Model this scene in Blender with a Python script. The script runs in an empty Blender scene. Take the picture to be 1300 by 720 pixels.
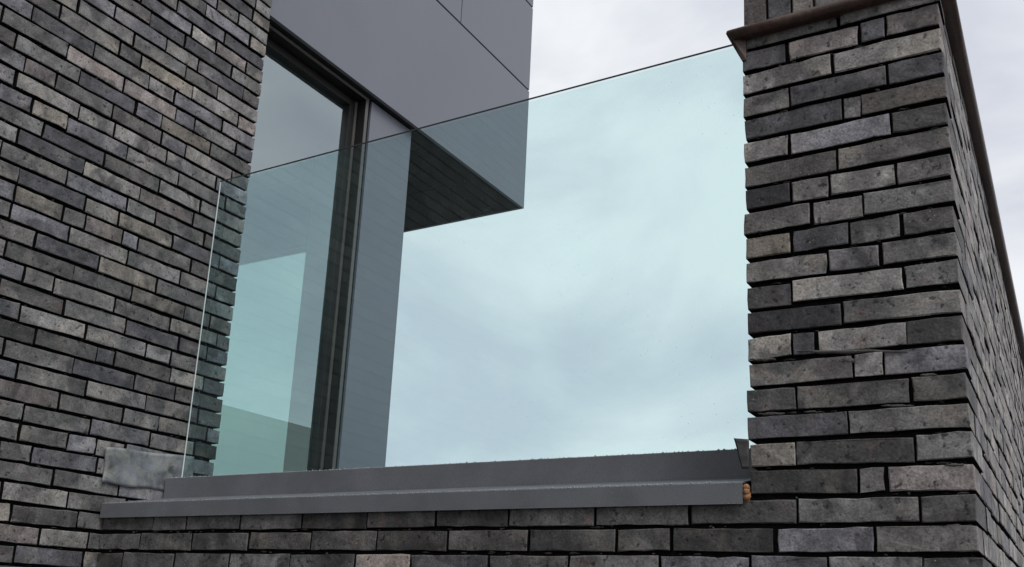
import bpy, bmesh, math, random
from mathutils import Vector, Matrix, noise as mnoise

scene = bpy.context.scene
col = scene.collection
rnd = random.Random(11)

# ------------------------------------------------------------------ camera
F_PX, YAW, PITCH, ROLL = 1194.046, -0.523043, 0.246503, 0.040476
CAM = Vector((0.17591, -2.20282, -1.48938))
PPX, PPY = 29.4686, 118.5565            # principal point offset of the cropped photograph
fw = Vector((math.sin(YAW) * math.cos(PITCH), math.cos(YAW) * math.cos(PITCH), math.sin(PITCH)))
rt0 = Vector((math.cos(YAW), -math.sin(YAW), 0))
up0 = rt0.cross(fw)
rt = math.cos(ROLL) * rt0 + math.sin(ROLL) * up0
up = -math.sin(ROLL) * rt0 + math.cos(ROLL) * up0
cd = bpy.data.cameras.new('camera')
cam = bpy.data.objects.new('camera', cd)
col.objects.link(cam)
cam.matrix_world = Matrix(((rt.x, up.x, -fw.x, CAM.x), (rt.y, up.y, -fw.y, CAM.y), (rt.z, up.z, -fw.z, CAM.z), (0, 0, 0, 1)))
cd.sensor_fit = 'HORIZONTAL'
cd.sensor_width = 36
cd.lens = F_PX / 1300 * 36
cd.shift_x = -PPX / 1300
cd.shift_y = PPY / 1300
cd.clip_start = 0.05
cd.clip_end = 3000
scene.camera = cam

# ------------------------------------------------------------------ sky and sun
SUN_EL, SUN_AZ = math.radians(50), math.radians(120)     # azimuth clockwise from +Y
world = bpy.data.worlds.new('World')
scene.world = world
world.use_nodes = True
nt = world.node_tree
nt.nodes.clear()
N = nt.nodes.new
L = nt.links.new
out = N('ShaderNodeOutputWorld')
tc = N('ShaderNodeTexCoord')
sky = N('ShaderNodeTexSky')
sky.sky_type = 'NISHITA'
sky.sun_disc = False
sky.sun_elevation = SUN_EL
sky.sun_rotation = SUN_AZ
sky.dust_density = 3.0
bg1 = N('ShaderNodeBackground')
bg1.inputs['Strength'].default_value = 0.1
L(sky.outputs[0], bg1.inputs['Color'])
mp = N('ShaderNodeMapping')
mp.inputs['Scale'].default_value = (1.0, 1.0, 1.9)
mp.inputs['Location'].default_value = (-4.24, 2.63, -4.08)
L(tc.outputs['Generated'], mp.inputs['Vector'])
nz = N('ShaderNodeTexNoise')
nz.inputs['Scale'].default_value = 2.85
nz.inputs['Detail'].default_value = 5
nz.inputs['Roughness'].default_value = 0.52
nz.inputs['Distortion'].default_value = 0.35
L(mp.outputs[0], nz.inputs['Vector'])
rp = N('ShaderNodeValToRGB')
rp.color_ramp.elements[0].position = 0.37
rp.color_ramp.elements[0].color = (0.68, 0.71, 0.79, 1)
rp.color_ramp.elements[1].position = 0.60
rp.color_ramp.elements[1].color = (0.95, 0.975, 1.0, 1)
L(nz.outputs['Fac'], rp.inputs['Fac'])
bg2 = N('ShaderNodeBackground')
bg2.inputs['Strength'].default_value = 1.0
L(rp.outputs[0], bg2.inputs['Color'])
mx = N('ShaderNodeMixShader')
mx.inputs[0].default_value = 0.95                          # closed cloud cover
L(bg1.outputs[0], mx.inputs[1])
L(bg2.outputs[0], mx.inputs[2])
L(mx.outputs[0], out.inputs['Surface'])

sl = bpy.data.lights.new('sun', 'SUN')
sl.energy = 1.5
sl.angle = math.radians(28)
sl.color = (1.0, 0.97, 0.93)
so = bpy.data.objects.new('sun', sl)
col.objects.link(so)
sdir = Vector((math.sin(SUN_AZ) * math.cos(SUN_EL), math.cos(SUN_AZ) * math.cos(SUN_EL), math.sin(SUN_EL)))
so.rotation_euler = (-sdir).to_track_quat('-Z', 'Y').to_euler()
so.location = sdir * 20

vs = scene.view_settings
vs.view_transform = 'Standard'
vs.look = 'None'
vs.exposure = 0.0
vs.gamma = 1.0
vs.use_curve_mapping = False
scene.cycles.max_bounces = 10
scene.cycles.transparent_max_bounces = 24
scene.cycles.glossy_bounces = 5

# ------------------------------------------------------------------ pixels to points
def ray(u, v):
    a = (u - 650 - PPX) / F_PX
    b = -(v - 360 - PPY) / F_PX
    return a * rt + b * up + fw

def hit(u, v, ax, val):
    d = ray(u, v)
    return CAM + d * ((val - CAM[ax]) / d[ax])

def proj(P):
    q = Vector(P) - CAM
    z = q.dot(fw)
    if z < 0.05:
        return None
    return (650 + PPX + F_PX * q.dot(rt) / z, 360 + PPY - F_PX * q.dot(up) / z)

# ------------------------------------------------------------------ main dimensions (metres)
C = 0.0667            # brick course
W = 0.489             # pier width; X = 0 is the pier's outer corner, Y = 0 the street face
XL = -2.8737          # face of the side wall
YE = 0.481            # where the side wall ends
GY, GZ = 0.318, 0.2406
FX, FZ, FY = -2.9937, 1.268, 3.040      # clad bay: face, underside, far end
WX = -3.044           # window wall
PY = 1.795
GROUND = -3.1
YB = 13.0             # the pier wall runs back to here

# ------------------------------------------------------------------ materials
def new_mat(name):
    m = bpy.data.materials.new(name)
    m.use_nodes = True
    t = m.node_tree
    t.nodes.clear()
    o = t.nodes.new('ShaderNodeOutputMaterial')
    return m, t, o

def noise_node(t, vec, scale, detail=4, rough=0.55, dist=0.0):
    n = t.nodes.new('ShaderNodeTexNoise')
    n.inputs['Scale'].default_value = scale
    n.inputs['Detail'].default_value = detail
    n.inputs['Roughness'].default_value = rough
    n.inputs['Distortion'].default_value = dist
    if vec is not None:
        t.links.new(vec, n.inputs['Vector'])
    return n

def ramp(t, fac, stops):
    r = t.nodes.new('ShaderNodeValToRGB')
    e = r.color_ramp.elements
    while len(e) > len(stops):
        e.remove(e[-1])
    while len(e) < len(stops):
        e.new(0.5)
    for el, (p, c) in zip(e, stops):
        el.position = p
        el.color = (c, c, c, 1) if not isinstance(c, tuple) else (*c, 1)
    t.links.new(fac, r.inputs['Fac'])
    return r

def mixc(t, mode, fac, a, b):
    n = t.nodes.new('ShaderNodeMix')
    n.data_type = 'RGBA'
    n.blend_type = mode
    for key, val in ((0, fac), (6, a), (7, b)):
        if hasattr(val, 'is_linked') or hasattr(val, 'links'):
            t.links.new(val, n.inputs[key])
        elif isinstance(val, tuple):
            n.inputs[key].default_value = (*val, 1)
        else:
            n.inputs[key].default_value = val
    return n.outputs[2]

def bump(t, height, strength, dist, prev=None):
    b = t.nodes.new('ShaderNodeBump')
    b.inputs['Strength'].default_value = strength
    b.inputs['Distance'].default_value = dist
    t.links.new(height, b.inputs['Height'])
    if prev is not None:
        t.links.new(prev, b.inputs['Normal'])
    return b.outputs[0]

def brick_material():
    m, t, o = new_mat('fired_brick')
    geo = t.nodes.new('ShaderNodeNewGeometry')
    ac = t.nodes.new('ShaderNodeAttribute'); ac.attribute_name = 'bcol'
    ar = t.nodes.new('ShaderNodeAttribute'); ar.attribute_name = 'brnd'
    add = t.nodes.new('ShaderNodeVectorMath'); add.operation = 'ADD'
    t.links.new(geo.outputs['Position'], add.inputs[0])
    t.links.new(ar.outputs['Vector'], add.inputs[1])
    v = add.outputs[0]
    # kiln clouds: big soft light and dark patches inside one brick
    n1 = noise_node(t, v, 9, 3, 0.55, 0.5)
    c = mixc(t, 'MULTIPLY', 1.0, ac.outputs['Color'], ramp(t, n1.outputs['Fac'], [(0.28, 0.52), (0.5, 1.0), (0.72, 1.6)]).outputs[0])
    # sharper flashed ends and scum patches
    n2 = noise_node(t, v, 6.5, 2, 0.4, 0.2)
    f2 = ramp(t, n2.outputs['Fac'], [(0.575, 0.0), (0.63, 0.62)])
    c = mixc(t, 'MIX', f2.outputs[0], c, mixc(t, 'ADD', 1.0, mixc(t, 'MULTIPLY', 1.0, ac.outputs['Color'], (1.55, 1.48, 1.38)), (0.02, 0.018, 0.015)))
    n2b = noise_node(t, v, 7.3, 2, 0.5, 0.8)
    f2b = ramp(t, n2b.outputs['Fac'], [(0.34, 0.6), (0.41, 0.0)])
    c = mixc(t, 'MIX', f2b.outputs[0], c, (0.040, 0.039, 0.043))
    # rusty and violet tinges
    n4 = noise_node(t, v, 14, 3, 0.6)
    f4 = ramp(t, n4.outputs['Fac'], [(0.60, 0.0), (0.74, 0.34)])
    c = mixc(t, 'MIX', f4.outputs[0], c, (0.20, 0.135, 0.12))
    # sandy grain and pits
    n3 = noise_node(t, v, 170, 3, 0.7)
    c = mixc(t, 'MULTIPLY', 1.0, c, ramp(t, n3.outputs['Fac'], [(0.3, 0.6), (0.5, 1.0), (0.7, 1.38)]).outputs[0])
    n6 = noise_node(t, v, 55, 2, 0.6)
    c = mixc(t, 'MULTIPLY', 1.0, c, ramp(t, n6.outputs['Fac'], [(0.30, 0.3), (0.39, 1.0)]).outputs[0])
    n8 = noise_node(t, v, 27, 5, 0.62, 0.4)
    c = mixc(t, 'MULTIPLY', 1.0, c, ramp(t, n8.outputs['Fac'], [(0.3, 0.7), (0.5, 1.0), (0.7, 1.32)]).outputs[0])
    # pale lime specks
    vo = t.nodes.new('ShaderNodeTexVoronoi'); vo.inputs['Scale'].default_value = 62
    t.links.new(v, vo.inputs['Vector'])
    sp = ramp(t, vo.outputs['Distance'], [(0.07, 1.0), (0.13, 0.0)])
    n7 = noise_node(t, v, 5, 1)
    gate = ramp(t, n7.outputs['Fac'], [(0.54, 0.0), (0.64, 0.6)])
    c = mixc(t, 'MIX', mixc(t, 'MULTIPLY', 1.0, sp.outputs[0], gate.outputs[0]), c, (0.42, 0.41, 0.39))
    b = t.nodes.new('ShaderNodeBsdfPrincipled')
    t.links.new(c, b.inputs['Base Color'])
    t.links.new(ramp(t, n1.outputs['Fac'], [(0.3, 0.62), (0.7, 0.85)]).outputs[0], b.inputs['Roughness'])
    b.inputs['Specular IOR Level'].default_value = 0.35
    nb = bump(t, n6.outputs['Fac'], 0.55, 0.004)
    nb = bump(t, n3.outputs['Fac'], 0.5, 0.0015, nb)
    nb = bump(t, n1.outputs['Fac'], 0.5, 0.010, nb)
    t.links.new(nb, b.inputs['Normal'])
    t.links.new(b.outputs[0], o.inputs['Surface'])
    return m

def simple(name, base, rough, metal=0.0, spec=0.5, var=0.12, scale=6, grain=0.0, grain_scale=120, bump_s=0.0, bump_d=0.002, tint=None):
    m, t, o = new_mat(name)
    geo = t.nodes.new('ShaderNodeNewGeometry')
    v = geo.outputs['Position']
    n1 = noise_node(t, v, scale, 4, 0.55, 0.3)
    c = mixc(t, 'MULTIPLY', 1.0, base, ramp(t, n1.outputs['Fac'], [(0.3, 1 - var), (0.7, 1 + var)]).outputs[0])
    if tint:
        n5 = noise_node(t, v, scale * 1.7, 4, 0.6, 0.6)
        c = mixc(t, 'MIX', ramp(t, n5.outputs['Fac'], [(0.45, 0.0), (0.65, 0.8)]).outputs[0], c, tint)
    n2 = noise_node(t, v, grain_scale, 3, 0.65)
    if grain:
        c = mixc(t, 'MULTIPLY', 1.0, c, ramp(t, n2.outputs['Fac'], [(0.3, 1 - grain), (0.7, 1 + grain)]).outputs[0])
    b = t.nodes.new('ShaderNodeBsdfPrincipled')
    t.links.new(c, b.inputs['Base Color'])
    b.inputs['Metallic'].default_value = metal
    b.inputs['Specular IOR Level'].default_value = spec
    t.links.new(ramp(t, n1.outputs['Fac'], [(0.25, max(0.05, rough - 0.08)), (0.75, min(1, rough + 0.08))]).outputs[0], b.inputs['Roughness'])
    if bump_s:
        t.links.new(bump(t, n2.outputs['Fac'], bump_s, bump_d), b.inputs['Normal'])
    t.links.new(b.outputs[0], o.inputs['Surface'])
    return m

def glass_material(name, tint, ior, dirt=0.0, dirt_col=(0.6, 0.66, 0.64)):
    """thin sheet of glass: clear body colour plus the mirror share of each face"""
    m, t, o = new_mat(name)
    tr = t.nodes.new('ShaderNodeBsdfTransparent')
    tr.inputs[0].default_value = (*tint, 1)
    gl = t.nodes.new('ShaderNodeBsdfGlossy')
    gl.inputs['Roughness'].default_value = 0.0
    gl.inputs['Color'].default_value = (0.87, 0.98, 1.0, 1)
    # Schlick's Fresnel share, the same from both sides of the sheet
    geo = t.nodes.new('ShaderNodeNewGeometry')
    dot = t.nodes.new('ShaderNodeVectorMath'); dot.operation = 'DOT_PRODUCT'
    t.links.new(geo.outputs['Normal'], dot.inputs[0])
    t.links.new(geo.outputs['Incoming'], dot.inputs[1])
    def mth(op, a_, b_=None):
        n = t.nodes.new('ShaderNodeMath'); n.operation = op
        for k_, x_ in enumerate((a_, b_)):
            if x_ is None: continue
            if isinstance(x_, (int, float)): n.inputs[k_].default_value = x_
            else: t.links.new(x_, n.inputs[k_])
        return n.outputs[0]
    r0 = ((ior - 1) / (ior + 1)) ** 2
    inv = mth('SUBTRACT', 1.0, mth('ABSOLUTE', dot.outputs['Value']))
    fres = mth('ADD', mth('MULTIPLY', mth('POWER', inv, 5.0), 1 - r0), r0)
    mx_ = t.nodes.new('ShaderNodeMixShader')
    t.links.new(fres, mx_.inputs[0])
    t.links.new(tr.outputs[0], mx_.inputs[1])
    t.links.new(gl.outputs[0], mx_.inputs[2])
    res = mx_.outputs[0]
    if dirt:
        df = t.nodes.new('ShaderNodeBsdfDiffuse')
        df.inputs[0].default_value = (*dirt_col, 1)
        n1 = noise_node(t, geo.outputs['Position'], 3.0, 5, 0.6, 0.8)
        r1 = ramp(t, n1.outputs['Fac'], [(0.4, dirt * 0.25), (0.75, dirt)])
        vo = t.nodes.new('ShaderNodeTexVoronoi'); vo.inputs['Scale'].default_value = 34
        t.links.new(geo.outputs['Position'], vo.inputs['Vector'])
        sp = ramp(t, vo.outputs['Distance'], [(0.035, 0.5), (0.06, 0.0)])
        n3 = noise_node(t, geo.outputs['Position'], 2.2, 3, 0.6)
        g3 = ramp(t, n3.outputs['Fac'], [(0.46, 0.0), (0.60, 0.8)])
        s = mixc(t, 'MULTIPLY', 1.0, sp.outputs[0], g3.outputs[0])
        fac = mixc(t, 'ADD', 1.0, r1.outputs[0], s)
        m2 = t.nodes.new('ShaderNodeMixShader')
        t.links.new(fac, m2.inputs[0])
        t.links.new(res, m2.inputs[1])
        t.links.new(df.outputs[0], m2.inputs[2])
        res = m2.outputs[0]
    t.links.new(res, o.inputs['Surface'])
    return m

M = {
    'brick': brick_material(),
    'mortar': simple('mortar_and_joint_shade', (0.012, 0.0117, 0.0115), 0.95, var=0.35, scale=25, grain=0.5, grain_scale=260, bump_s=0.8, bump_d=0.004, spec=0.1),
    'mortar_pale': simple('pale_mortar', (0.12, 0.115, 0.107), 0.95, var=0.4, scale=40, grain=0.35, grain_scale=300, bump_s=0.8, bump_d=0.004, spec=0.1),
    'clad': simple('grey_coated_panel', (0.174, 0.184, 0.220), 0.42, metal=0.0, spec=0.5, var=0.06, scale=1.6, grain=0.05, grain_scale=420),
    'sill': simple('grey_coated_sill', (0.145, 0.151, 0.166), 0.5, spec=0.4, var=0.13, scale=7, grain=0.20, grain_scale=330, bump_s=0.15, bump_d=0.0006),
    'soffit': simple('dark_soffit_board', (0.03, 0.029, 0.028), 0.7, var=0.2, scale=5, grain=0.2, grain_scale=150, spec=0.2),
    'black': simple('black_gap', (0.012, 0.012, 0.013), 0.9, var=0.1, spec=0.1),
    'frame': simple('dark_window_frame', (0.013, 0.0125, 0.0125), 0.5, var=0.15, scale=8, grain=0.15, spec=0.4),
    'trim': simple('bronze_frame_trim', (0.105, 0.097, 0.092), 0.45, var=0.12, scale=8, spec=0.5),
    'cornice': simple('brown_glazed_cornice', (0.082, 0.050, 0.040), 0.38, var=0.35, scale=16, grain=0.25, grain_scale=90, bump_s=0.4, bump_d=0.003, tint=(0.075, 0.043, 0.030), spec=0.5),
    'lead': simple('weathered_lead', (0.175, 0.185, 0.205), 0.5, metal=0.15, var=0.6, scale=13, grain=0.12, grain_scale=200, tint=(0.30, 0.295, 0.265), bump_s=0.2, bump_d=0.002),
    'lead_dark': simple('dark_lead', (0.04, 0.038, 0.038), 0.5, metal=0.2, var=0.4, scale=30, grain=0.15, bump_s=0.3, bump_d=0.002),
    'foam': simple('orange_foam', (0.33, 0.165, 0.08), 0.9, var=0.3, scale=90, grain=0.3, grain_scale=300, bump_s=0.6, bump_d=0.003),
    'edge_bright': simple('painted_edge_glint', (0.82, 0.88, 0.87), 0.15, var=0.1, scale=4),
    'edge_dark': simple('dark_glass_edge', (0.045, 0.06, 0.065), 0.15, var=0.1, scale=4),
    'ground': simple('wet_paving', (0.06, 0.058, 0.056), 0.75, var=0.25, scale=0.6, grain=0.25, grain_scale=40, bump_s=0.4, bump_d=0.01),
    'deck': simple('terrace_slab', (0.14, 0.14, 0.135), 0.8, var=0.15, scale=3, grain=0.2, grain_scale=60),
    'render': simple('pale_render', (0.80, 0.81, 0.74), 0.9, var=0.05, scale=2, grain=0.05),
    'plaster': simple('interior_plaster', (0.30, 0.30, 0.29), 0.9, var=0.05, scale=2),
    'glass': glass_material('balustrade_glass', (0.86, 0.952, 0.952), 1.38, dirt=0.02),
    'pane': glass_material('window_glass', (0.72, 0.87, 0.83), 4.3),
    'water': simple('water_drop', (0.36, 0.37, 0.385), 0.12, var=0.05, spec=0.8),
}

# ------------------------------------------------------------------ object helpers
def thing(name, label, cat, base, group=None):
    o = bpy.data.objects.new(name, None)
    o.empty_display_size = 0.1
    col.objects.link(o)
    o.location = base
    o['label'] = label
    o['category'] = cat
    if group:
        o['group'] = group
    return o

def place(o, parent):
    """mesh data is written in world metres; keep it there under its parent"""
    col.objects.link(o)
    if parent is not None:
        o.parent = parent
        off = Vector((0, 0, 0))
        q = parent
        while q is not None:
            off += q.location
            q = q.parent
        o.location = -off
    return o

def mesh_obj(name, verts, faces, mat, parent=None, smooth=False, fix=True):
    me = bpy.data.meshes.new(name)
    me.from_pydata([tuple(v) for v in verts], [], faces)
    if fix:
        bm = bmesh.new(); bm.from_mesh(me)
        bmesh.ops.recalc_face_normals(bm, faces=bm.faces)
        bm.to_mesh(me); bm.free()
    me.materials.append(mat)
    if smooth:
        me.polygons.foreach_set('use_smooth', [True] * len(me.polygons))
    return place(bpy.data.objects.new(name, me), parent)

def box_data(x0, x1, y0, y1, z0, z1):
    v = [(x0, y0, z0), (x1, y0, z0), (x1, y1, z0), (x0, y1, z0), (x0, y0, z1), (x1, y0, z1), (x1, y1, z1), (x0, y1, z1)]
    f = [(0, 3, 2, 1), (4, 5, 6, 7), (0, 1, 5, 4), (1, 2, 6, 5), (2, 3, 7, 6), (3, 0, 4, 7)]
    return v, f

def box(name, x0, x1, y0, y1, z0, z1, mat, parent=None, bevel=0.0):
    v, f = box_data(x0, x1, y0, y1, z0, z1)
    o = mesh_obj(name, v, f, mat, parent, fix=False)
    if bevel:
        bm = bmesh.new(); bm.from_mesh(o.data)
        bmesh.ops.bevel(bm, geom=list(bm.edges), offset=bevel, segments=2, affect='EDGES', profile=0.5)
        bm.to_mesh(o.data); bm.free()
    return o

def struct(o):
    o['kind'] = 'structure'
    return o

# ------------------------------------------------------------------ ground and terrace
struct(mesh_obj('ground', [(-400, -400, GROUND), (400, -400, GROUND), (400, 400, GROUND), (-400, 400, GROUND)], [(0, 1, 2, 3)], M['ground'], fix=False))
struct(box('terrace_floor', -7.2, -W - 0.14, 0.42, YB, -1.75, -1.46, M['deck']))

# ------------------------------------------------------------------ bricks
TONE = {'v': 0.052, 'd': 0.090, 'm': 0.156, 'l': 0.225, 'p': 0.28}
HUE = {'g': (1.01, 0.98, 0.975), 'u': (0.985, 0.97, 1.065), 't': (1.04, 0.99, 0.955), 'k': (1.10, 0.97, 0.94), 'n': (1.10, 1.0, 0.89)}

def colour(code=None):
    if code is None:
        tone = 0.138 * math.exp(rnd.gauss(0, 0.22))
        tone = min(max(tone, 0.06), 0.28)
        r = rnd.random()
        hue = 'g' if r < 0.42 else 'u' if r < 0.72 else 't' if r < 0.92 else 'k' if r < 0.96 else 'n'
    else:
        tone = TONE[code[0]] * rnd.uniform(0.94, 1.06)
        hue = code[1]
    h = HUE[hue]
    return tuple(tone * x for x in h)

def frame_front(u, z, w): return (u, -w, z)
def frame_left(u, z, w): return (XL + w, u, z)
def frame_side(u, z, w): return (w, u, z)
def frame_inner(u, z, w): return (-W - w, u, z)
def frame_left_end(u, z, w): return (u, YE + w, z)

def brick_shape(u0, u1, z0, z1, frame, depth, simple_shape=False, show=''):
    """one fired brick: crooked outline, worn arrises, seven loose millimetres of life"""
    push = rnd.gauss(0, 0.0016)
    j = lambda s: rnd.gauss(0, s)
    tilt = j(0.0011)
    def zz(u, z):
        return z + tilt * (2 * (u - u0) / (u1 - u0) - 1)
    if simple_shape:
        v = []
        for w in (push, -depth):
            for (u, z) in ((u0, z0), (u1, z0), (u1, z1), (u0, z1)):
                v.append(frame(u + j(0.001), zz(u, z) + j(0.001), w + j(0.0008)))
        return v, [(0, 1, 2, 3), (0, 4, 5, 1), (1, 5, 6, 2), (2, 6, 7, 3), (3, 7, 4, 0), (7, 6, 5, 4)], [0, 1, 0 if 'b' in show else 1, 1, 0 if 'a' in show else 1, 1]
    ns = 6 if (u1 - u0) > 0.16 else 4 if (u1 - u0) > 0.08 else 2
    ring = [(u0 + (u1 - u0) * i / ns, z0) for i in range(ns)]
    ring += [(u1, z0), (u1, 0.5 * (z0 + z1))]
    ring += [(u1 - (u1 - u0) * i / ns, z1) for i in range(ns)]
    ring += [(u0, z1), (u0, 0.5 * (z0 + z1))]
    uc, zc = 0.5 * (u0 + u1), 0.5 * (z0 + z1)
    fr_, md_, bk_ = [], [], []
    ch = rnd.uniform(0.0009, 0.0022)
    for (u, z) in ring:
        c = ch * rnd.uniform(0.6, 1.7)
        corner = (abs(u - uc) > (u1 - u0) * 0.49) and (abs(z - zc) > (z1 - z0) * 0.49)
        cu = c * (1.5 if corner else 1.0)
        du = math.copysign(cu, uc - u) if abs(u - uc) > (u1 - u0) * 0.49 else j(0.002)
        dz = math.copysign(cu, zc - z) if abs(z - zc) > (z1 - z0) * 0.49 else 0
        ju, jz = j(0.0009), j(0.0008)
        fr_.append(frame(u + du + ju, zz(u, z) + dz + jz, push + j(0.0005)))
        md_.append(frame(u + ju, zz(u, z) + jz, push - c * 1.1))
        bk_.append(frame(u, zz(u, z), -depth))
    n = len(ring)
    v = fr_ + md_ + bk_
    f = [tuple(range(n))]
    mi = [0]
    for a in range(n):
        b = (a + 1) % n
        is_b = ring[a][0] == u1 and ring[b][0] == u1
        is_a = ring[a][0] == u0 and ring[b][0] == u0
        mi += [0, 0 if (is_b and 'b' in show) or (is_a and 'a' in show) else 1]  # undersides, tops and hidden ends take mortar colour, painting in the joint shade
        f.append((a, n + a, n + b, b))
        f.append((n + a, 2 * n + a, 2 * n + b, n + b))
    f.append(tuple(range(3 * n - 1, 2 * n - 1, -1)))
    return v, f, mi + [1]

def set_attrs(me, cols, rvs):
    a = me.attributes.new('bcol', 'FLOAT_COLOR', 'POINT')
    a.data.foreach_set('color', [x for c in cols for x in (*c, 1.0)])
    b = me.attributes.new('brnd', 'FLOAT_VECTOR', 'POINT')
    b.data.foreach_set('vector', [x for r in rvs for x in r])

def brick_obj(sp, parent):
    v, f, mi = brick_shape(sp['u0'], sp['u1'], sp['z0'], sp['z1'], sp['frame'], sp['depth'], False, sp.get('show', ''))
    o = mesh_obj('brick', v, f, M['brick'], parent)
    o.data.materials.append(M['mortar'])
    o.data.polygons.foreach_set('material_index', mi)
    c = tuple(x * sp.get('dim', 1.0) for x in colour(sp.get('code')))
    r = tuple(rnd.uniform(-40, 40) for _ in range(3))
    set_attrs(o.data, [c] * len(v), [r] * len(v))
    return o

def brick_mass(name, specs, parent):
    V, Fc, cols, rv, MI = [], [], [], [], []
    for sp in specs:
        v, f, mi = brick_shape(sp['u0'], sp['u1'], sp['z0'], sp['z1'], sp['frame'], sp['depth'], sp.get('simple', True), sp.get('show', ''))
        MI += mi
        k = len(V)
        V += v
        Fc += [tuple(i + k for i in q) for q in f]
        c = colour(sp.get('code'))
        r = tuple(rnd.uniform(-40, 40) for _ in range(3))
        cols += [c] * len(v)
        rv += [r] * len(v)
    o = mesh_obj(name, V, Fc, M['brick'], parent)
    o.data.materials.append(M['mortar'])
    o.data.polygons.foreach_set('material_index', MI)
    set_attrs(o.data, cols, rv)
    o['kind'] = 'stuff'
    return o

LEN, HEAD = 0.240, 0.1165     # stretcher and header pitch
def fill(a, b, hd=None):
    """split the run a..b (a<b) into brick-long pieces; returns inner joints"""
    res = []
    x = a
    while b - x > 0.285:
        r = rnd.random()
        step = LEN if r < 0.66 else HEAD if r < 0.85 else 0.178
        if b - x - step < 0.05:
            step = (b - x) * 0.5
        x += step + rnd.gauss(0, 0.003)
        res.append(x)
    return res

def row_z(r):
    """row r lies between bed joints r-1 and r (bed joint k at z = -k*C)"""
    return -r * C, -(r - 1) * C

def row_specs(r, joints, frame, depth=0.115, codes=None, gap=0.0036):
    z0, z1 = row_z(r)
    out = []
    for i, (a, b) in enumerate(zip(joints[:-1], joints[1:])):
        ga = abs(rnd.gauss(gap, 0.0014)); gb = abs(rnd.gauss(gap, 0.0014))
        d = dict(u0=a + ga, u1=b - gb, z0=z0 + rnd.gauss(0.0061, 0.0011), z1=z1 - rnd.gauss(0.0056, 0.0009), frame=frame, depth=depth, row=r)
        if codes:
            d['code'] = codes[i]
        out.append(d)
    return out

def px_area(sp):
    pts = [proj(sp['frame'](u, z, 0)) for u in (sp['u0'], sp['u1']) for z in (sp['z0'], sp['z1'])]
    if any(p is None for p in pts):
        return 0
    xs = [min(max(p[0], 0), 1300) for p in pts]; ys = [min(max(p[1], 0), 720) for p in pts]
    return (max(xs) - min(xs)) * (max(ys) - min(ys))

# ---- side wall on the left: head joints read off the photograph in zoomed tiles (offset, scale 6)
TILES = {
    (0, 0): [(15, 125), (250, 100), (465, 90), (600, 50), (885, 80), (1160, 140), (1075, 5), (515, 390), (720, 375), (915, 365), (1025, 310), (1080, 470), (1145, 620), (950, 640), (610, 580), (425, 610), (120, 600), (125, 300)],
    (160, 0): [(195, 140), (395, 40), (610, 65), (860, 130), (970, 100), (990, 20), (945, 300), (755, 280), (690, 345), (505, 230), (455, 300), (315, 340), (60, 300), (125, 470), (455, 540), (550, 490), (805, 535), (920, 500), (700, 690), (895, 690), (510, 690), (180, 620), (375, 720)],
    (0, 100): [(245, 205), (605, 250), (1040, 225), (875, 385), (520, 345), (965, 575), (335, 400), (800, 620), (130, 440), (640, 670), (10, 515), (155, 700)],
    (160, 100): [(370, 140), (700, 95), (895, 110), (385, 270), (530, 340), (735, 350), (860, 310), (840, 540), (75, 225), (270, 330), (640, 540), (270, 460), (455, 550), (310, 600), (10, 570), (915, 680), (810, 700)],
    (0, 200): [(150, 145), (640, 70), (515, 150), (795, 40), (1070, 280), (975, 365), (650, 355), (910, 450), (485, 415), (650, 490), (935, 610), (1055, 650), (1185, 460), (80, 405), (525, 590), (270, 620), (55, 680)],
    (160, 200): [(310, 20), (810, 120), (690, 180), (400, 165), (255, 225), (570, 365), (110, 275), (515, 465), (760, 340), (740, 560), (10, 360), (225, 460), (600, 620), (360, 640), (100, 650)],
    (0, 300): [(50, 100), (755, 210), (975, 160), (565, 275), (1010, 440), (1190, 390), (410, 370), (875, 530), (490, 540), (150, 590), (960, 690), (660, 700)],
    (140, 300): [(215, 60), (475, 40), (615, 240), (535, 325), (350, 380), (165, 440), (565, 600), (455, 690), (720, 40), (830, 200), (800, 430), (765, 655)],
    (0, 400): [(270, 170), (875, 345), (1110, 275), (30, 250), (560, 395), (1020, 525), (130, 435), (655, 560), (1115, 660), (455, 650), (185, 710)],
    (120, 400): [(580, 85), (645, 240), (580, 470), (300, 520), (615, 610), (880, 60), (855, 300), (830, 545)],
    (0, 500): [(180, 150), (690, 260), (935, 165), (1145, 355), (515, 365), (240, 465), (735, 560), (405, 650)],
    (100, 500): [(605, 250), (910, 180), (880, 430)],
    (0, 600): [(900, 145), (515, 210), (85, 310), (595, 370), (310, 480), (110, 620), (640, 650)],
}
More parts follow.
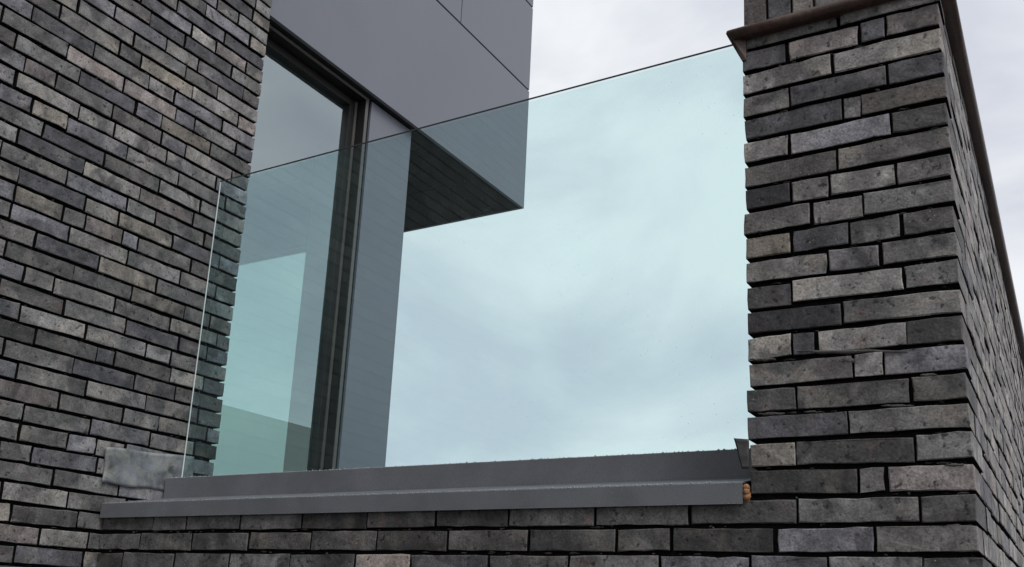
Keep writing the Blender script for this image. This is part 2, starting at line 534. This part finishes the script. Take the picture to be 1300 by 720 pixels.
TINTS = [(123, 92, 'lk'), (60, 122, 'lt'), (65, 145, 'ln'), (40, 247, 'mn'), (143, 228, 'lt'), (167, 235, 'lt'), (288, 28, 'pn'), (210, 93, 'ln'), (205, 112, 'pt'), (260, 45, 'pt'),
         (293, 67, 'lk'), (192, 135, 'lk'), (37, 500, 'mk'), (200, 300, 'mn'), (43, 627, 'lt'), (330, 32, 'ln'), (328, 60, 'ln'), (315, 163, 'lk'), (253, 198, 'lt'), (228, 248, 'lg'),
         (55, 237, 'du'), (18, 418, 'vg'), (260, 575, 'vg'), (128, 55, 'mt'), (55, 60, 'mg'), (95, 40, 'du'), (150, 128, 'du'), (25, 150, 'mg'), (100, 195, 'du'), (60, 195, 'du'), (130, 170, 'mu'),
         (285, 115, 'pt'), (262, 155, 'mu'), (275, 130, 'lt'), (230, 40, 'du'), (240, 60, 'du'), (240, 20, 'mu'), (275, 20, 'lu'), (310, 10, 'du'), (120, 160, 'lt'), (165, 175, 'lt'),
         (250, 425, 'mt'), (240, 445, 'du'), (190, 420, 'du'), (190, 465, 'dt'), (195, 490, 'dg'), (120, 335, 'du'), (85, 320, 'du'), (130, 430, 'mg'), (70, 440, 'dg'), (45, 445, 'mg'), (50, 345, 'mt')]
rows_j = {}
for (ox, oy), pts in TILES.items():
    for (zx, zy) in pts:
        P = hit(ox + zx / 6, oy + zy / 6, 0, XL)
        r = math.floor(-P.z / C) + 1
        rows_j.setdefault(r, []).append(P.y)
left_wall = thing('brick_wall', 'tall side wall of slim dark grey bricks with deep black joints, beside the tall window', 'brick wall', (XL - 0.1, -2.5, GROUND))
LEFT_Y0, LEFT_TOP = -14.0, 6.67
near, far = [], []
r_first, r_last = int(-LEFT_TOP / C) + 1, int(-GROUND / C)
for r in range(r_first, r_last + 1):
    js = sorted(rows_j.get(r, []))
    clean = []
    for y in js:
        if YE - y < 0.045:
            continue
        if clean and y - clean[-1] < 0.045:
            continue
        clean.append(y)
    end_w = HEAD if r % 2 else LEN
    if not clean:
        clean = [YE - end_w]
    full = [clean[0]]
    for y in clean[1:] + [YE]:
        full += fill(full[-1], y)
        full.append(y)
    x = full[0]
    while x > LEFT_Y0:
        q = rnd.random()
        x -= (LEN if q < 0.66 else HEAD if q < 0.85 else 0.178) + rnd.gauss(0, 0.003)
        full.insert(0, x)
    sp = row_specs(r, full, frame_left, gap=0.0042)
    sp[-1]['u1'] = YE + rnd.gauss(0, 0.002); sp[-1]['show'] = 'b'
    for s in sp:
        s['depth'] = 0.105
        near.append(s)
for (px, py, code) in TINTS:
    P = hit(px, py, 0, XL)
    for s in near:
        if s['u0'] < P.y < s['u1'] and s['z0'] - 0.006 < P.z < s['z1'] + 0.006:
            s['code'] = code
            s['dim'] = 0.92
ranked = sorted(near, key=px_area, reverse=True)
own = [s for s in ranked[:290] if px_area(s) > 30]
rest = ranked[len(own):]
for s in rest:
    s['simple'] = px_area(s) <= 0
for s in own:
    brick_obj(s, left_wall)
brick_mass('outer_bricks', rest, left_wall)
# the end of the wall, round the corner
ends = []
for r in range(r_first, r_last + 1):
    js = [-3.40, -3.40 + (0.12 if r % 2 else 0.2), XL - (0.225 if r % 2 else 0.118)]
    ends += row_specs(r, js, frame_left_end)
brick_mass('end_bricks', ends, left_wall)
box('mortar', XL - 0.5, XL - 0.020, LEFT_Y0 + 0.01, YE - 0.012, GROUND - 0.05, LEFT_TOP - 0.01, M['mortar'], left_wall)
box('coping', XL - 0.52, XL + 0.03, LEFT_Y0 - 0.02, YE + 0.03, LEFT_TOP, LEFT_TOP + 0.05, M['sill'], left_wall, bevel=0.004)

# ---- parapet and pier, street face
X_ = lambda px, py: hit(px, py, 1, 0).x
PIER = {   # row: (head joint pixels, one colour code per brick)
    0: ([1064], ['mt', 'lt']),
    1: ([998, 1090.8, 1125.5], ['du', 'pk', 'mu', 'mk']),
    2: ([1056.4], ['lt', 'lt']),
    3: ([1001.5, 1127], ['mt', 'du', 'du']),
    4: ([1070, 1093], ['du', 'lt', 'dk']),
    5: ([1001.5, 1133], ['lt', 'lu', 'dg']),
    6: ([1062], ['dt', 'mt']),
    7: ([1004, 1052, 1139], ['vu', 'mt', 'lt', 'mt']),
    8: ([1029, 1096], ['mt', 'mt', 'mg']),
    9: ([1005, 1078, 1145], ['mn', 'du', 'mg', 'dt']),
    10: ([1051, 1118], ['mt', 'mu', 'mg']),
    11: ([1005, 1147.8], ['vu', 'pt', 'mg']),
    12: ([1069], ['vu', 'mg']),
    13: ([1005.7, 1035.6, 1150.8], ['lt', 'du', 'lt', 'dt']),
    14: ([1083, 1122], ['mt', 'pt', 'mu']),
    15: ([1011, 1156], ['dg', 'dg', 'dg']),
    16: ([1078], ['du', 'mg']),
    17: ([1010.5, 1163], ['ln', 'dg', 'lg']),
    18: ([1090, 1124.5], ['vg', 'mt', 'lk']),
    19: ([193.75, 236, 305.6, 383, 465.6, 553.75, 646, 755.6, 875.6, 1012, 1168], ['dt', 'dg', 'dg', 'dg', 'vg', 'dt', 'vg', 'dg', 'dg', 'dg', 'mg', 'dg']),
    20: ([177.5, 243.75, 316, 394, 477, 568, 670.6, 782, 852.5, 984, 1111], ['dg', 'dg', 'dg', 'dt', 'dg', 'vg', 'dt', 'dg', 'dg', 'vg', 'lu', 'mt']),
    21: ([155.6, 220.6, 290, 367.5, 450, 520.6, 618.75, 722, 838, 952, 1050.8, 1172], ['vg', 'dg', 'dg', 'mg', 'dg', 'lk', 'du', 'dg', 'mg', 'mu', 'mu', 'mg', 'dg']),
}
parapet = thing('parapet_wall', 'low dark brick parapet under the grey metal sill, between side wall and pier', 'brick wall', (-1.68, 0.1, GROUND))
pier = thing('brick_pier', 'dark brick pier and wall end with rounded brown cornice, right beside the glass balustrade', 'brick pier', (-W / 2, 0.3, GROUND))
side_start, inner_start, far_front = {}, {}, []
for r in range(0, r_last + 1):
    zc = -(r - 0.5) * C
    if r in PIER:
        px, codes = PIER[r]
        py = proj((-0.25, 0, zc))[1]
        inner = [X_(p, py if r < 19 else proj((hit(p, py, 1, 0).x, 0, zc))[1]) for p in px]
        lo = XL + 0.002 if r >= 19 else -W
        js = [lo] + inner + [0.0]
        specs = row_specs(r, js, frame_front, 0.115, codes)
        if r >= 19:
            # the bonded row sits under the sill, no gap at the pier
            pass
        for s in specs:
            wdt = s['u1'] - s['u0']
            if s['u1'] > -0.01:
                s['u1'] = rnd.gauss(0, 0.0015); s['depth'] = 0.235 if wdt < 0.15 else 0.115
                side_start[r] = s['depth']; s['show'] = s.get('show', '') + 'b'
            if r < 19 and s['u0'] < -W + 0.012:
                s['u0'] = -W + rnd.gauss(0, 0.002); s['depth'] = 0.235 if wdt < 0.15 else 0.115
                inner_start[r] = s['depth']; s['show'] = s.get('show', '') + 'a'
            brick_obj(s, pier if (s['u0'] + s['u1']) / 2 > -W - 0.05 else parapet)
    else:
        x = XL + 0.002
        js = [x] + fill(x, 0.0) + [0.0]
        far_front += row_specs(r, js, frame_front)
        side_start[r] = 0.115
brick_mass('lower_bricks', far_front, parapet)
sides = []
for r in range(0, r_last + 1):
    y0 = side_start.get(r, 0.115) + 0.006
    js = [y0] + fill(y0, YB) + [YB]
    ss = row_specs(r, js, frame_side)
    for s in ss:
        s['simple'] = s['u0'] > 2.2
    sides += ss
    if r < 25:
        y0 = inner_start.get(r, 0.115) + 0.006
        if r >= 18:
            y0 = 0.3
        js = [y0] + fill(y0, 0.465) + [0.465]
        sides += row_specs(r, js, frame_inner) if r < 18 else []
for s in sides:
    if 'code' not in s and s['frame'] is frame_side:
        s['code'] = rnd.choice(['lt', 'lt', 'pt', 'mg', 'lg', 'lk', 'pt', 'lt', 'mu'])  # lighter codes paint the grazing sheen into this face's brick colour
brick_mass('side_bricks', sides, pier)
box('mortar', -W + 0.016, -0.018, 0.018, YB, GROUND - 0.05, 0.0, M['mortar'], pier)
box('mortar', XL - 0.012, -W + 0.0155, 0.0185, 0.36, GROUND - 0.05, -1.178, M['mortar'], parapet)

box('rendered_face', -W - 0.004, -W + 0.0155, 0.472, YB, -1.458, 0.062, M['render'], pier)
# pale mortar squeezed out of some joints
def lump(px0, px1, py, h, mat='mortar_pale'):
    a = hit(px0, py, 1, 0); b = hit(px1, py, 1, 0)
    n = 9
    V, Fc = [], []
    for i in range(n + 1):
        t = i / n
        x = a.x + (b.x - a.x) * t
        env = math.sin(math.pi * min(max(t, 0.03), 0.97)) ** 0.4
        hh = h * env * rnd.uniform(0.65, 1.15)
        zc = a.z + (b.z - a.z) * t + rnd.gauss(0, 0.0008)
        for k in range(6):
            an = 2 * math.pi * k / 6
            V.append((x, 0.006 + 0.008 * math.cos(an), zc + hh * 0.5 * math.sin(an)))
    for i in range(n):
        for k in range(6):
            k2 = (k + 1) % 6
            Fc.append((i * 6 + k, i * 6 + k2, i * 6 + 6 + k2, i * 6 + 6 + k))
    Fc.append(tuple(range(6))); Fc.append(tuple(range(n * 6 + 5, n * 6 - 1, -1)))
    mesh_obj('mortar_lump', V, Fc, M[mat], pier, smooth=True)
lump(1012, 1152, 446, 0.012)
lump(1070, 1088, 458, 0.014)
lump(952, 984, 456, 0.010)
lump(962, 996, 525, 0.010)
lump(1168, 1190, 476, 0.009)
lump(1118, 1160, 515, 0.008)
lump(1200, 1224, 590, 0.009)
lump(1200, 1236, 668, 0.010)
lump(1020, 1046, 523, 0.006)

# loose crumbs of mortar left in the joints
def smears(parent, frame, uv_list):
    V, Fc = [], []
    for (u, z, w, lu, lz) in uv_list:
        k = len(V)
        n = 7
        for i in range(n):
            an = 2 * math.pi * i / n
            V.append(frame(u + lu * math.cos(an) * rnd.uniform(0.6, 1.2), z + lz * math.sin(an) * rnd.uniform(0.6, 1.2), w - 0.006))
        V.append(frame(u + rnd.gauss(0, lu * 0.2), z, w + rnd.uniform(0, 0.003)))
        Fc += [(k + i, k + (i + 1) % n, k + n) for i in range(n)]
    o = mesh_obj('mortar_crumbs', V, Fc, M['mortar_pale'], parent, smooth=False)
    o['kind'] = 'stuff'
uv = []
for i in range(70):
    k = rnd.randint(0, 20)
    uv.append((rnd.uniform(-W + 0.02, -0.01), -k * C + rnd.gauss(0, 0.002), -0.003, rnd.uniform(0.003, 0.016), rnd.uniform(0.001, 0.004)))
smears(pier, frame_front, uv)
uv = []
for i in range(60):
    k = rnd.choice((19, 19, 20, 20, 21))
    uv.append((rnd.uniform(XL + 0.02, -W), -k * C + rnd.gauss(0, 0.002), -0.003, rnd.uniform(0.003, 0.016), rnd.uniform(0.001, 0.004)))
smears(parapet, frame_front, uv)
uv = []
for i in range(260):
    k = rnd.randint(-18, 21)
    uv.append((rnd.uniform(-0.75, YE - 0.02), -k * C + rnd.gauss(0, 0.002), -0.004, rnd.uniform(0.003, 0.014), rnd.uniform(0.001, 0.0035)))
smears(left_wall, frame_left, uv)

# ---- cornice swept round the wall end
prof = [(-0.016, 0.0345), (0.012, 0.0345), (0.020, 0.032), (0.027, 0.0335), (0.0325, 0.038), (0.035, 0.0455), (0.0335, 0.0535), (0.029, 0.059), (0.020, 0.062), (-0.03, 0.0635)]
segs = 6
def cornice_path(o):
    p = [(-W - o, 0.47), (-W - o, 0.3)]
    p += [(-W - o, -o)]
    p += [(-W - o + (W + 2 * o) * t / 4, -o) for t in range(1, 4)]
    p += [(o, -o), (o, 0.3), (o, 1.5), (o, 6.0), (o, YB)]
    return p
V, Fc = [], []
npth = len(cornice_path(0))
for (o, z) in prof:
    for i, (x, y) in enumerate(cornice_path(o)):
        V.append((x + rnd.gauss(0, 0.0004), y + rnd.gauss(0, 0.0004), z))
for a in range(len(prof) - 1):
    for i in range(npth - 1):
        Fc.append((a * npth + i, a * npth + i + 1, (a + 1) * npth + i + 1, (a + 1) * npth + i))
cornice = mesh_obj('cornice', V, Fc, M['cornice'], pier, smooth=True)
mesh_obj('cornice_splay', [(-W + 0.01, y, -0.028) for y in (-0.004, 0.45)] + [(-W - 0.002, y, -0.028) for y in (-0.004, 0.45)] + [(-W - 0.022, y, 0.036) for y in (-0.020, 0.45)] + [(-W + 0.01, y, 0.036) for y in (-0.004, 0.45)],
         [(0, 1, 3, 2), (2, 3, 5, 4), (4, 5, 7, 6), (6, 7, 1, 0), (0, 2, 4, 6), (1, 7, 5, 3)], M['cornice'], cornice)
box('wall_cap', -W + 0.03, -0.03, 0.03, YB, 0.0, 0.062, M['mortar'], pier)

# ---- soldier course standing on the cornice over the pier
sold = [-W + 0.004, X_(973.7, 10), X_(1005, 8), X_(1033.5, 5), -0.233, -0.171, -0.115, -0.056, -0.004]
scode = ['dk', 'du', 'mt', 'mt', 'mg', 'du', 'mt', 'mg']
for i, (a, b) in enumerate(zip(sold[:-1], sold[1:])):
    s = dict(u0=a + (0.002 if i else 0), u1=b - 0.004, z0=0.067, z1=0.305, frame=frame_front, depth=0.112, code=scode[i], show='ab')
    brick_obj(s, pier)
cap_side = []
for fr_ in (frame_side, frame_inner):
    y = 0.118
    while y < 0.47:
        cap_side.append(dict(u0=y, u1=y + 0.054, z0=0.067, z1=0.305, frame=fr_, depth=0.112))
        y += 0.0615
brick_mass('cap_bricks', cap_side, pier)
box('cap_mortar', -W + 0.02, -0.02, 0.016, 0.47, 0.06, 0.304, M['mortar'], pier)
box('cap_stone', -W + 0.002, -0.006, 0.002, 0.475, 0.3055, 0.345, M['cornice'], pier, bevel=0.006)

# ------------------------------------------------------------------ metal sill
sill = thing('metal_sill', 'stepped grey coated metal sill capping the low brick parapet', 'sill', (-1.68, 0.1, -1.21))
SR, SLX = -0.5045, XL + 0.003
FYF = -0.012
def prism_x(name, pts, x0, x1, mat, parent):
    n = len(pts)
    V = [(x0, y, z) for (y, z) in pts] + [(x1, y, z) for (y, z) in pts]
    Fc = [(i, (i + 1) % n, n + (i + 1) % n, n + i) for i in range(n)] + [tuple(range(n - 1, -1, -1)), tuple(range(n, 2 * n))]
    return mesh_obj(name, V, Fc, mat, parent)
plate = prism_x('sill_plate', [(FYF, -1.2165), (FYF, -1.1665), (FYF + 0.003, -1.1635), (0.2385, -1.1165), (0.2385, -1.1195), (FYF + 0.006, -1.1665), (FYF + 0.003, -1.2165)], SLX, SR, M['sill'], sill)
ups = prism_x('upstand', [(0.2385, -1.1175), (0.2385, -1.040), (0.2415, -1.0375), (0.3045, -1.0375), (0.3045, -1.16), (0.2445, -1.16)], XL + 0.0165, -W - 0.0015, M['sill'], sill)
prism_x('glass_channel', [(0.3315, -1.16), (0.3315, -1.0375), (0.415, -1.0375), (0.418, -1.0405), (0.418, -1.44), (0.37, -1.44), (0.37, -1.16)], XL + 0.0165, -W - 0.0015, M['sill'], sill)

def droplets(name, spots, parent, mat='water'):
    V, Fc = [], []
    for (x, y, z, r) in spots:
        k = len(V)
        V += [(x + r, y, z), (x - r, y, z), (x, y + r, z), (x, y - r, z), (x, y, z + r * 0.8), (x, y, z - r * 0.8)]
        Fc += [(k + a, k + b, k + c) for (a, b, c) in ((0, 2, 4), (2, 1, 4), (1, 3, 4), (3, 0, 4), (2, 0, 5), (1, 2, 5), (3, 1, 5), (0, 3, 5))]
    o = mesh_obj(name, V, Fc, M[mat], parent, smooth=True)
    o['kind'] = 'stuff'
    return o
drops = []
x = SLX + 0.02
while x < -W - 0.03:
    drops.append((x, 0.2412, -1.0380 + rnd.gauss(0, 0.0007), rnd.uniform(0.0022, 0.0046)))
    x += rnd.uniform(0.005, 0.017)
x = SLX + 0.02
while x < SR - 0.01:
    drops.append((x, FYF + 0.002, -1.1640 + rnd.gauss(0, 0.0007), rnd.uniform(0.0018, 0.0040)))
    x += rnd.uniform(0.005, 0.022)
for i in range(120):
    drops.append((rnd.uniform(SLX, SR), FYF - 0.0003, rnd.choice((-1.2155, rnd.uniform(-1.21, -1.17))), rnd.uniform(0.0007, 0.0015)))
droplets('rain_drops', drops, sill)

# ------------------------------------------------------------------ orange foam at the sill end
foam_spots = [(-0.4975, -0.004, -1.176, 0.0085), (-0.4965, -0.007, -1.188, 0.0085), (-0.497, -0.003, -1.199, 0.010), (-0.4985, 0.002, -1.182, 0.0095), (-0.4955, 0.0, -1.193, 0.008), (-0.4985, 0.004, -1.205, 0.008)]
bm = bmesh.new()
for (x, y, z, r) in foam_spots:
    g = bmesh.ops.create_icosphere(bm, subdivisions=2, radius=r, matrix=Matrix.Translation((x, y, z)))
    for v in g['verts']:
        v.co += Vector((rnd.gauss(0, 0.0005), rnd.gauss(0, 0.0005), rnd.gauss(0, 0.0005)))
me = bpy.data.meshes.new('foam')
bm.to_mesh(me); bm.free()
me.materials.append(M['foam'])
me.polygons.foreach_set('use_smooth', [True] * len(me.polygons))
fo = place(bpy.data.objects.new('filler_foam', me), None)
fo['label'] = 'small blob of orange filler foam squeezed out at the end of the sill'
fo['category'] = 'foam'

# ------------------------------------------------------------------ lead flashings
def sheet(name, outline_fn, nu, nv, thick, mat, label):
    V, Fc = [], []
    for side in (0, 1):
        for i in range(nu + 1):
            for k in range(nv + 1):
                P, nrm = outline_fn(i / nu, k / nv)
                V.append(Vector(P) - Vector(nrm) * thick * side)
    off = (nu + 1) * (nv + 1)
    idx = lambda s, i, k: s * off + i * (nv + 1) + k
    for i in range(nu):
        for k in range(nv):
            Fc.append((idx(0, i, k), idx(0, i + 1, k), idx(0, i + 1, k + 1), idx(0, i, k + 1)))
            Fc.append((idx(1, i, k), idx(1, i, k + 1), idx(1, i + 1, k + 1), idx(1, i + 1, k)))
    for i in range(nu):
        Fc.append((idx(0, i, 0), idx(1, i, 0), idx(1, i + 1, 0), idx(0, i + 1, 0)))
        Fc.append((idx(0, i, nv), idx(0, i + 1, nv), idx(1, i + 1, nv), idx(1, i, nv)))
    for k in range(nv):
        Fc.append((idx(0, 0, k), idx(0, 0, k + 1), idx(1, 0, k + 1), idx(1, 0, k)))
        Fc.append((idx(0, nu, k), idx(1, nu, k), idx(1, nu, k + 1), idx(0, nu, k + 1)))
    o = mesh_obj(name, V, Fc, mat, None, smooth=True)
    o['label'] = label
    o['category'] = 'flashing'
    return o
def lead_left(s, t):
    y = -0.030 + 0.402 * s
    top = -0.962 + 0.028 * s + 0.002 * math.sin(9 * s)
    bot = -1.092 + 0.010 * s - (0.010 if s > 0.8 else 0) + 0.003 * math.sin(13 * s + 1)
    z = bot + (top - bot) * t
    nz_ = mnoise.noise(Vector((y * 14, z * 14, 3.1)))
    xo = 0.0052 + 0.0028 * nz_ + 0.0015 * (1 - t) ** 4 + 0.003 * (1 - s) ** 6
    return (XL + xo, y + 0.004 * math.sin(5 * t), z), (1, 0, 0)
sheet('lead_flashing', lead_left, 22, 12, 0.0022, M['lead'], 'crumpled mottled lead flashing sheet dressed over the side wall bricks above the sill')
def lead_right(s, t):
    # narrow strip standing away from the pier's inner edge, curling at its foot
    z = -1.060 - 0.072 * t
    curl = max(0, t - 0.75) * 0.05
    x = -W - 0.001 - (0.036 - 0.020 * t) * s
    y = -0.003 - 0.004 * s - curl * 0.3 + 0.002 * math.sin(8 * t)
    return (x, y, z + 0.004 * s * (1 - t)), (0, -1, 0)
sheet('lead_strip', lead_right, 6, 10, 0.002, M['lead_dark'], 'dark bent lead strip sticking out from the pier edge above the sill end')

# ------------------------------------------------------------------ glass balustrade
bal = thing('glass_balustrade', 'frameless greenish glass balustrade pane standing behind the metal sill', 'balustrade', (-1.68, GY, -1.1))
g0, g1 = GY - 0.008, GY + 0.008
GXL, GXR = XL + 0.0165, -W - 0.001
GB = -1.12
zt = lambda x: GZ + 0.004 * (x - XL) / (GXR - XL)
V = [(GXL + 0.001, g0, GB), (GXR, g0, GB), (GXR, g0, zt(GXR)), (GXL + 0.001, g0, zt(GXL)),
     (GXL + 0.001, g1, GB), (GXR, g1, GB), (GXR, g1, zt(GXR)), (GXL + 0.001, g1, zt(GXL))]
pane = mesh_obj('pane', V, [(0, 1, 2, 3), (4, 7, 6, 5)], M['glass'], bal, fix=False)
V = [(GXL, g0 - 0.0006, GB), (GXL + 0.0034, g0 - 0.0006, GB), (GXL + 0.0034, g0 - 0.0006, zt(GXL) - 0.004), (GXL, g0 - 0.0006, zt(GXL) - 0.004)]
V += [(a, g0 + 0.0022, c) for (a, b, c) in V]
BF = [(0, 1, 2, 3), (4, 7, 6, 5), (0, 4, 5, 1), (1, 5, 6, 2), (2, 6, 7, 3), (3, 7, 4, 0)]
mesh_obj('side_edge', V, BF, M['edge_bright'], pane)  # near-white colour paints the sky light refracted in the glass edge
V = [(GXL, g0 - 0.0004, zt(GXL) - 0.001), (GXR, g0 - 0.0004, zt(GXR) - 0.001), (GXR, g0 - 0.0004, zt(GXR) + 0.003), (GXL, g0 - 0.0004, zt(GXL) + 0.003)]
V += [(a, g0 + 0.004, c) for (a, b, c) in V]
mesh_obj('top_edge', V, BF, M['edge_dark'], pane)

# ------------------------------------------------------------------ clad bay over the window
bay = thing('clad_bay', 'large grey panel-clad bay jutting out above the tall window', 'bay', (-5.0, 1.8, FZ))
BX0, BY0, BTOP = -7.0, YE + 0.02, 3.66
GAP = 0.013
def panel(y0, y1, z0, z1):
    box('panel', FX - 0.022, FX, y0, y1, z0, z1, M['clad'], bay, bevel=0.0015)
J1, J2 = 2.1925, 2.882
panel(BY0, FY, FZ, J1 - GAP / 2)
panel(BY0, 2.146 - 0.0042, J1 + GAP / 2, J2 - GAP / 2)
panel(2.146 + 0.0042, FY, J1 + GAP / 2, J2 - GAP / 2)
panel(BY0, 2.146 - 0.0042, J2 + GAP / 2, BTOP)
panel(2.146 + 0.0042, FY, J2 + GAP / 2, BTOP)
for (z0, z1) in ((FZ, J1 - GAP / 2), (J1 + GAP / 2, J2 - GAP / 2), (J2 + GAP / 2, BTOP)):
    for (x0, x1) in ((FX - 0.0225, -5.0), (-5.006, BX0)):
        box('panel', min(x0, x1), max(x0, x1), FY - 0.022, FY - 0.0008, z0, z1, M['clad'], bay)
box('backing', BX0 + 0.01, FX - 0.0225, BY0, FY - 0.0225, FZ + 0.012, BTOP - 0.01, M['black'], bay)
box('roof_trim', BX0, FX + 0.02, BY0, FY + 0.02, BTOP + 0.001, BTOP + 0.04, M['clad'], bay)
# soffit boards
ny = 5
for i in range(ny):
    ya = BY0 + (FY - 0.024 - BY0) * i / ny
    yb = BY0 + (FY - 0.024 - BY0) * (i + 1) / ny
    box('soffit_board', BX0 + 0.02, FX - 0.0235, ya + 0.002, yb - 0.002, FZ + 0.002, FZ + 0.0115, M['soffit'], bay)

# ------------------------------------------------------------------ tall window under the bay
win = thing('tall_window', 'tall dark framed window with grey end panel under the clad bay', 'window', (WX, 1.1, -1.46))
WT = FZ - 0.0015
WB = -1.457
# outer frame: head and jamb with a bronze nosing on the outside
head = box('head', -3.16, WX - 0.004, YE + 0.02, 1.402, 1.246, WT, M['frame'], win)
box('trim', WX - 0.004, WX, YE + 0.02, 1.402, 1.2465, WT - 0.003, M['trim'], head, bevel=0.001)
jamb = box('jamb', -3.16, WX - 0.004, 1.376, 1.402, WB, 1.2455, M['frame'], win)
box('trim', WX - 0.004, WX, 1.378, 1.400, WB, 1.2455, M['trim'], jamb, bevel=0.001)
# sash
stile = box('sash_stile', -3.150, -3.108, 1.318, 1.3755, WB, 1.2455, M['frame'], win, bevel=0.002)
box('trim', -3.1075, -3.099, 1.3555, 1.372, WB, 1.240, M['trim'], stile, bevel=0.001)
box('sash_rail', -3.150, -3.108, YE + 0.02, 1.3175, 1.203, 1.2455, M['frame'], win, bevel=0.002)
mesh_obj('pane', [(-3.130, YE + 0.02, WB), (-3.130, 1.3178, WB), (-3.130, 1.3178, 1.2028), (-3.130, YE + 0.02, 1.2028)], [(0, 1, 2, 3)], M['pane'], win, fix=False)
# dark joint, then the grey end panel
box('shadow_gap', -3.16, WX - 0.014, 1.4025, 1.4245, WB, WT, M['black'], win)
box('end_panel', -3.16, WX, 1.425, PY, WB, WT - 0.006, M['clad'], win, bevel=0.0015)

# ------------------------------------------------------------------ room behind it, glazed at its far end
struct(box('interior_wall', -3.72, -3.161, 1.72, PY - 0.001, WB, FZ, M['plaster']))
struct(box('back_wall', -7.0, -6.9, YE + 0.02, PY, -1.459, FZ, M['plaster']))
struct(box('near_wall', -6.899, -3.41, YE + 0.021, YE + 0.12, -1.459, FZ, M['plaster']))
end = thing('end_window', 'glazing at the far end of the room, seen bright through the tall window', 'window', (-5.3, PY - 0.03, -1.459))
mesh_obj('pane', [(-6.899, 1.765, WB), (-3.721, 1.765, WB), (-3.721, 1.765, FZ), (-6.899, 1.765, FZ)], [(0, 1, 2, 3)], M['pane'], end, fix=False)
box('mullion', -5.45, -5.40, 1.74, 1.79, WB, FZ - 0.001, M['frame'], end, bevel=0.002)
